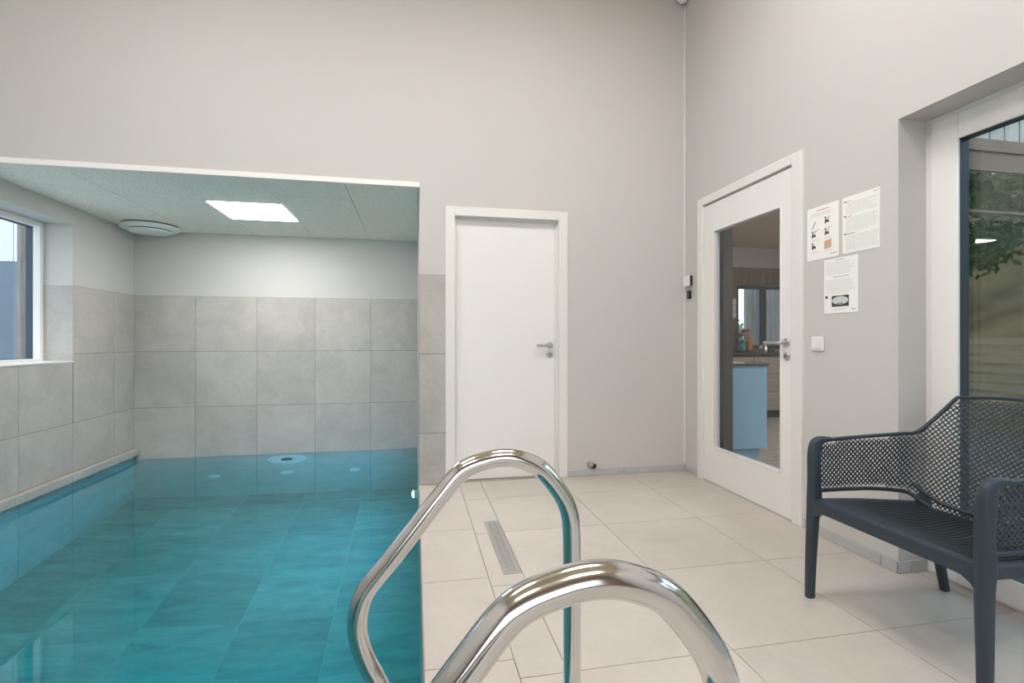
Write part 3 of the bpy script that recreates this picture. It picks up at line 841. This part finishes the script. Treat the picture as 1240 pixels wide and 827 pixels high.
# seat: wavy ribs running from front to back, dished
st = MB(); NX, NY = 48, 30*10
def halfw(x): return .296-.045*max(0, (x-1.85)/.28)**1.5
vs = []
for i in range(NX+1):
    x = 1.655+(2.135-1.655)*i/NX; hw = halfw(x)
    for j in range(NY+1):
        e = -1+2*j/NY; yv = e*hw
        ph_ = 30*(j/NY)*2*PI
        sway = 2*PI*1.25*math.sin((i/NX)*2*PI*.8+.3)
        rib = .0085*math.tanh(2.4*(math.sin(ph_+sway)+.15))-.004
        edge = min(1, min(i, NX-i)/2.)
        z = .413-.018*math.sin(PI*min(1, i/NX))*(1-e*e)-.030*(i/NX)**1.5+rib*edge
        vs.append((x, CY+yv, z))
st.add(vs, [(i*(NY+1)+j, (i+1)*(NY+1)+j, (i+1)*(NY+1)+j+1, i*(NY+1)+j+1) for i in range(NX) for j in range(NY)])
so = st.build('seat', M['resin_seat'], CH, smooth=True)
sd = so.modifiers.new('thickness', 'SOLIDIFY'); sd.thickness = .012; sd.offset = -1

# ------------------------------------------------------------------ kitchen seen through the glass door
def xat(px, Y):      # place a kitchen object behind the glass at depth Y
    u = (px-620)/598.75; a = math.radians(11.123)
    return Y*(u*math.cos(a)+math.sin(a))/(-u*math.sin(a)+math.cos(a))
KX0, KX1, KY0, KY1, KZ = XW+.12, 6.6, 2.46, 6.75, 2.50
m = MB()
y = KY0
while y < KY1: m.box(KX0, KX1, y+.001, min(y+.139, KY1)-.001, -.03, 0); y += .14
struct(m.build('floor', M['kitchen_floor']), 'grey plank floor of the kitchen behind the glass door')
m = MB(); m.box(KX0, KX1, KY0, KY1, KZ, KZ+.1); struct(m.build('ceiling', M['kitchen_ceiling']), 'ceiling of the kitchen behind the glass door')
kw = (4.83, 5.95, .96, 1.93)
m = MB()
for r in minus((KX0, KX1, -.05, KZ), kw): m.box(r[0], r[1], KY1, KY1+.2, r[2], r[3])
Wk = struct(m.build('wall_kitchen', M['kitchen_wall']), 'brown panelled far wall of the kitchen')
m = MB(); m.box(KX0, KX1, KY1-.03, KY1, 2.20, KZ); m.build('frieze', M['paint'], Wk)
m = MB(); m.box(KX1, KX1+.15, KY0, KY1+.2, -.05, KZ); struct(m.build('wall_side', M['kitchen_wall']))
m = MB(); m.box(XW, XW+.12, YW+.12, KY1+.2, -.05, KZ); struct(m.build('wall_partition', M['paint']))
w4 = struct(thing('window_4', (5.4, KY1, .96)), 'kitchen window over the worktop')
m = MB()
for r in minus(kw, (kw[0]+.05, 5.24, kw[2]+.05, kw[3]-.05)):
    for s_ in minus(r, (5.36, kw[1]-.05, kw[2]+.05, kw[3]-.05)): m.box(s_[0], s_[1], KY1+.03, KY1+.11, s_[2], s_[3])
m.build('frame', M['gasket'], w4)
m = MB(); m.box(kw[0]+.03, kw[1]-.03, KY1+.06, KY1+.066, kw[2]+.03, kw[3]-.03); m.build('glass_pane', M['glass'], w4)
t = thing('ceiling_light', (5.0, 3.05, KZ), 'added fill light, out of view on the kitchen ceiling, brightening the kitchen', 'ceiling light')  # added fill lamp, kept out of sight, to brighten the kitchen
m = MB(); m.box(4.7, 5.3, 2.75, 3.35, KZ-.012, KZ-.001); m.build('frame', M['trim'], t)
m = MB(); m.box(4.72, 5.28, 2.77, 3.33, KZ-.02, KZ-.0125); m.build('diffuser', M['fill_kitchen'], t)
m = MB(); m.box(2.655, 2.752, 3.90, 3.995, 0, KZ-.001)
tag(m.build('timber_post', M['post'], bevel=.004), 'grey weathered timber post just behind the door glass at its left side', 'post')
# island with pale blue end panel
t = thing('kitchen_island', (2.97, 4.4, 0), 'pale blue kitchen cabinet with thin dark top behind the door glass', 'cabinet')
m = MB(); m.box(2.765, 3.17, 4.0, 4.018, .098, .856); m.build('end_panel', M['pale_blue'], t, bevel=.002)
m = MB(); m.box(2.765, 3.15, 4.019, 4.75, .098, .856); m.build('carcass', M['white_soft'], t)
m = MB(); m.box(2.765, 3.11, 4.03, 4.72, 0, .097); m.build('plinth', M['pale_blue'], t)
m = MB(); m.box(2.757, 3.185, 3.985, 4.77, .857, .872); e = m.build('worktop', M['worktop'], t, bevel=.002)
m = MB(); m.box(2.775, 2.98, 4.05, 4.70, .8725, .885); m.build('cutting_board', M['white'], e)
# far counter
t = thing('kitchen_counter', (5.2, 6.4, 0), 'grey wood drawer counter with dark top under the kitchen window', 'cabinet')
m = MB(); m.box(4.0, 6.5, 6.12, 6.72, .10, .865); m.build('carcass', M['drawer'], t)
for x0 in (4.02, 4.64, 5.26, 5.88):
    for z0, z1 in ((.11, .36), (.37, .62), (.63, .855)):
        m = MB(); m.box(x0, x0+.60, 6.098, 6.119, z0, z1); m.build('drawer', M['drawer'], t, bevel=.003)
m = MB(); m.box(4.0, 6.5, 6.14, 6.70, 0, .099); m.build('plinth', M['dark'], t)
m = MB(); m.box(3.98, 6.52, 6.07, 6.73, .866, .898); m.build('worktop', M['worktop'], t, bevel=.003)
ZT = .8985
def bottle(x, y, r, h, mat, label, name):
    t = thing(name, (x, y, ZT), label, 'bottle')
    m = MB(); m.lathe([(r*.96, 0), (r, .01), (r, h*.62), (r*.75, h*.74), (r*.36, h*.82), (r*.36, h*.9)], (x, y, ZT), 'z', 20); m.build('body', mat, t, smooth='auto')
    m = MB(); m.lathe([(r*.42, h*.905), (r*.42, h)], (x, y, ZT), 'z', 16); m.build('cap', M['white'], t, smooth='auto')
bottle(xat(899, 6.3), 6.3, .055, .22, M['teal'], 'teal bottle on the kitchen counter below the window', 'soap_bottle')
bottle(xat(907.5, 6.42), 6.42, .045, .26, M['orange'], 'orange bottle on the kitchen counter beside the teal one', 'juice_bottle')
x, y = xat(903, 6.56), 6.56
t = thing('flower_vase', (x, y, ZT), 'vase of red and pink flowers on the kitchen counter by the window', 'flowers')
m = MB(); m.lathe([(.04, 0), (.05, .03), (.045, .10), (.028, .15), (.034, .17)], (x, y, ZT), 'z', 20); m.build('vase', M['white'], t, smooth='auto')
m = MB(); f1 = MB(); f2 = MB()
for k in range(9):
    a = 2*PI*k/9; rr_ = .03+.05*(k % 3)/2; tp = (x+rr_*math.cos(a)*1.3, y+rr_*math.sin(a)*.5, ZT+.24+.03*(k % 4))
    m.tube([(x, y, ZT+.12), ((x+tp[0])/2, (y+tp[1])/2, ZT+.19), tp], .003, 6)
    (f1 if k % 2 else f2).ball(tp, .030, 9, 6, (1, 1, .75))
m.build('stems', M['leaf'], t); f1.build('red_blooms', M['red'], t, smooth=True); f2.build('pink_blooms', M['pink'], t, smooth=True)
x = xat(893, 6.2)
t = thing('serving_tray', (x, 6.2, ZT), 'low black tray on the kitchen counter below the bottles', 'tray')
m = MB(); m.box(x-.14, x+.16, 6.10, 6.24, ZT, ZT+.008); m.build('base', M['dark'], t)
m = MB()
for r in minus((x-.15, x+.17, 6.09, 6.25), (x-.14, x+.16, 6.10, 6.24)): m.box(r[0], r[1], r[2], r[3], ZT, ZT+.045)
m.build('rim', M['dark'], t)
x = xat(924, 6.38)
t = thing('kettle', (x, 6.35, ZT), 'grey metal kettle on the kitchen counter right of the bottles', 'kettle')
m = MB(); m.lathe([(.06, 0), (.066, .01), (.058, .08), (.040, .12), (.012, .13)], (x, 6.35, ZT), 'z', 24); m.build('body', M['brushed'], t, smooth='auto')
m = MB(); m.tube([(x+.05, 6.35, ZT+.10), (x+.09, 6.35, ZT+.11), (x+.095, 6.35, ZT+.05), (x+.06, 6.35, ZT+.03)], .008, 8); m.build('handle', M['dark'], t, smooth='auto')
m = MB(); m.tube([(x-.055, 6.35, ZT+.06), (x-.10, 6.35, ZT+.10)], [.012, .007], 10); m.build('spout', M['brushed'], t, smooth='auto')
x = xat(941, 6.2)
t = thing('fruit_bowl', (x, 6.2, ZT), 'pale pink bowl at the right end of the visible kitchen counter', 'bowl')
m = MB(); m.lathe([(.03, 0), (.05, .01), (.075, .045), (.078, .05), (.07, .045), (.045, .014)], (x, 6.2, ZT), 'z', 24); m.build('body', M['pink'], t, smooth='auto')
x = xat(888.5, 6.72)
t = thing('wall_cards', (x, KY1, 1.45), 'stack of three small white cards on the brown kitchen wall left of the window', 'cards')
m = MB(); m.box(x-.055, x+.055, KY1-.012, KY1-.001, 1.42, 1.73); m.build('board', M['skirt'], t)
for k in range(3):
    m = MB(); m.box(x-.045, x+.045, KY1-.015, KY1-.0125, 1.435+k*.097, 1.435+k*.097+.082); m.build('card', M['paper'], t)

# ------------------------------------------------------------------ outside, right: kitchen gable beside the terrace
GYX = 2.42
m = MB(); x = X2
bw_ = MB(); 
while x < 6.7: bw_.box(x+.004, min(x+.112, 6.7), GYX-.02, GYX, 2.31, 3.6); x += .116
bw_.box(X2, 6.75, GYX, GYX+.035, -.05, 3.6)
G = struct(bw_.build('wall_gable', M['board_white']), 'pale vertical board cladding of the neighbouring gable beyond the patio glass')
m = MB(); m.box(X2, 6.7, GYX-.04, GYX-.005, 2.235, 2.305); m.box(X2, 6.7, GYX-.025, GYX-.005, 2.12, 2.234); m.build('lintel_beam', M['brown_beam'], G)
w5 = struct(thing('window_5', (4.4, GYX, .05)), 'large dark reflecting window of the gable beside the terrace')
m = MB(); m.box(X2+.02, 6.65, GYX-.012, GYX-.004, .06, 2.115); m.build('glass_pane', M['solar_glass'], w5)
m = MB(); m.box(X2+.02, 6.65, GYX-.022, GYX-.013, 1.865, 1.880); m.box(X2, 6.7, GYX-.03, GYX-.003, 0, .058); m.build('frame', M['brown_beam'], w5)
m = MB(); y = -6
while y < GYX-.04:
    m.box(X2+.02, 6.95, y+.003, min(y+.137, GYX-.045), -.06, -.02); y += .14
struct(m.build('terrace_deck', M['deck_wood']), 'grey board terrace outside the patio window')
f = thing('slat_fence', (7.05, -1.5, -.02), 'horizontal wooden slat fence at the edge of the terrace', 'fence')
m = MB()
for k in range(9): m.box(7.02, 7.045, -7, 2.3, .12+k*.115, .12+k*.115+.07)
m.build('slats', M['slat'], f)
for y in (-6.8, -5, -3.2, -1.4, .4, 2.2):
    m = MB(); m.box(7.046, 7.12, y-.04, y+.04, -.02, 1.16); m.build('post', M['timber'], f, bevel=.004)
gr = MB(); N_ = 30; vs = []
for i in range(N_+1):
    for j in range(N_+1):
        X_ = 7.3+32*i/N_; Y_ = -34+40*j/N_
        vs.append((X_, Y_, -.25+.40*max(0, X_-8)+.25*math.sin(X_*.5+Y_*.31)*min(1, (X_-7.3)/5)))
gr.add(vs, [(i*(N_+1)+j, (i+1)*(N_+1)+j, (i+1)*(N_+1)+j+1, i*(N_+1)+j+1) for i in range(N_) for j in range(N_)])
struct(gr.build('ground', M['grass'], smooth=True), 'grassy slope rising behind the fence')
def tree(x, y, z, h, r, label, seed):
    rd = random.Random(seed)
    t = thing('garden_tree', (x, y, z), label, 'tree', 'trees on the slope')
    m = MB(); m.tube([(x, y, z-.3), (x+.05, y, z+h*.3), (x-.05, y+.1, z+h*.75)], [.16, .12, .05], 10)
    for k in range(7):
        a = k*2.4; m.tube([(x, y, z+h*(.3+.05*k)), (x+r*.6*math.cos(a), y+r*.6*math.sin(a), z+h*(.5+.06*k))], [.05, .015], 6)
    m.build('trunk', M['bark'], t)
    lv = MB(); vs = []; fs = []
    for k in range(2600):
        a, b = rd.uniform(0, 2*PI), rd.uniform(-1, 1); q_ = r*rd.uniform(.35, 1)**.6; c_ = math.sqrt(1-b*b)
        p = Vector((x+q_*c_*math.cos(a), y+q_*c_*math.sin(a), z+h*.66+q_*b*.85))
        d1_ = Vector((rd.uniform(-1, 1), rd.uniform(-1, 1), rd.uniform(-1, 1))).normalized()*.13; d2_ = d1_.orthogonal().normalized()*.06
        k0 = len(vs); vs += [p-d1_, p+d2_, p+d1_, p-d2_]; fs.append((k0, k0+1, k0+2, k0+3))
    lv.add(vs, fs); lv.build('foliage', M['leaf'], t, fix=False)
tree(13.0, -5.2, .9, 5.0, 2.0, 'leafy green tree on the grassy slope nearer the fence', 1)
tree(18.5, -2.6, 3.8, 6.0, 2.6, 'wide green tree farther up the grassy slope', 2)
tree(17.5, -9.0, 3.4, 6.5, 3.0, 'tall green tree highest up the grassy slope', 3)

# ------------------------------------------------------------------ outside, left: neighbouring wing
lg = MB(); Yq = 6.9
x = -9.0
while x < -3.3: lg.box(x+.004, x+.136, Yq-.02, Yq, 2.02, 4.2); x += .14
lg.box(-9.0, -3.3, Yq, Yq+.1, -.3, 4.2)
LGW = struct(lg.build('wall_wing', M['board_light']), 'pale vertical board cladding outside the left window')
m = MB(); m.box(-9.0, -3.3, Yq-.03, Yq-.001, -.3, 2.015); m.build('dark_panel', M['slate'], LGW)
m = MB(); m.box(-4.05, -3.964, 6.02, 6.11, -.3, 3.2)
tag(m.build('timber_post', M['timber'], bevel=.006), 'grey timber post outside the left window', 'post')
m = MB(); m.box(-12, XL-.34, -4, 9, -.4, -.3); struct(m.build('ground', M['bounce_ground']), 'unseen ground outside the left window, made pale to bounce daylight indoors')  # unseen ground, made pale as a daylight reflector for the alcove ceiling
# outside the kitchen window: hedge and a boarded wall
m = MB(); x = 6.15
while x < 9.5: m.box(x+.004, x+.12, 8.3, 8.33, -.3, 4.0); x += .124
m.box(6.15, 9.5, 8.331, 8.4, -.3, 4.0)
struct(m.build('wall_outbuilding', M['timber']), 'grey boarded wall outside the kitchen window')
m = MB(); rd = random.Random(5); vs = []; fs = []
for k in range(5000):
    p = Vector((rd.uniform(5, 17), 16+rd.uniform(-.6, .6), -.3+abs(rd.gauss(0, .55))+rd.uniform(0, 1.3)))
    d1_ = Vector((rd.uniform(-1, 1), rd.uniform(-1, 1), rd.uniform(-1, 1))).normalized()*.16; d2_ = d1_.orthogonal().normalized()*.09
    k0 = len(vs); vs += [p-d1_, p+d2_, p+d1_, p-d2_]; fs.append((k0, k0+1, k0+2, k0+3))
m.add(vs, fs)
tag(m.build('hedge', M['leaf'], fix=False), 'green hedge outside the kitchen window', 'hedge')
m = MB(); m.box(-12, 30, 6.97, 40, -.4, -.3); struct(m.build('ground', M['grass']), 'lawn beyond the kitchen window')

# ------------------------------------------------------------------ sky
w = bpy.data.worlds.new('overcast'); sc.world = w; w.use_nodes = True
nt = w.node_tree; bg = nt.nodes['Background']
tc = nt.nodes.new('ShaderNodeTexCoord'); sp = nt.nodes.new('ShaderNodeSeparateXYZ'); rp = nt.nodes.new('ShaderNodeValToRGB')
rp.color_ramp.elements[0].position = .0; rp.color_ramp.elements[0].color = (.93, .965, 1, 1)
rp.color_ramp.elements[1].position = .7; rp.color_ramp.elements[1].color = (.68, .82, 1, 1)
nt.links.new(tc.outputs['Generated'], sp.inputs[0]); nt.links.new(sp.outputs['Z'], rp.inputs['Fac']); nt.links.new(rp.outputs['Color'], bg.inputs['Color'])
bg.inputs['Strength'].default_value = 3.2

# ------------------------------------------------------------------ camera and view
cd = bpy.data.cameras.new('camera'); cam = bpy.data.objects.new('camera', cd); COL.objects.link(cam)
cam.location = (0, 0, CAM_H); cam.rotation_euler = (PI/2, 0, -math.radians(11.123))
cd.sensor_width = 36; cd.lens = 598.75/1240*36; cd.shift_y = -(413.5-411.85)/1240; cd.clip_start = .05
sc.camera = cam
vs_ = sc.view_settings
vs_.view_transform = 'Standard'; vs_.look = 'None'; vs_.gamma = 1; vs_.exposure = 0; vs_.use_curve_mapping = False
cy = sc.cycles
cy.use_denoising = True
cy.max_bounces = 14; cy.diffuse_bounces = 6; cy.glossy_bounces = 6; cy.transmission_bounces = 10; cy.transparent_max_bounces = 16
cy.caustics_refractive = True; cy.caustics_reflective = False
cy.sample_clamp_indirect = 6
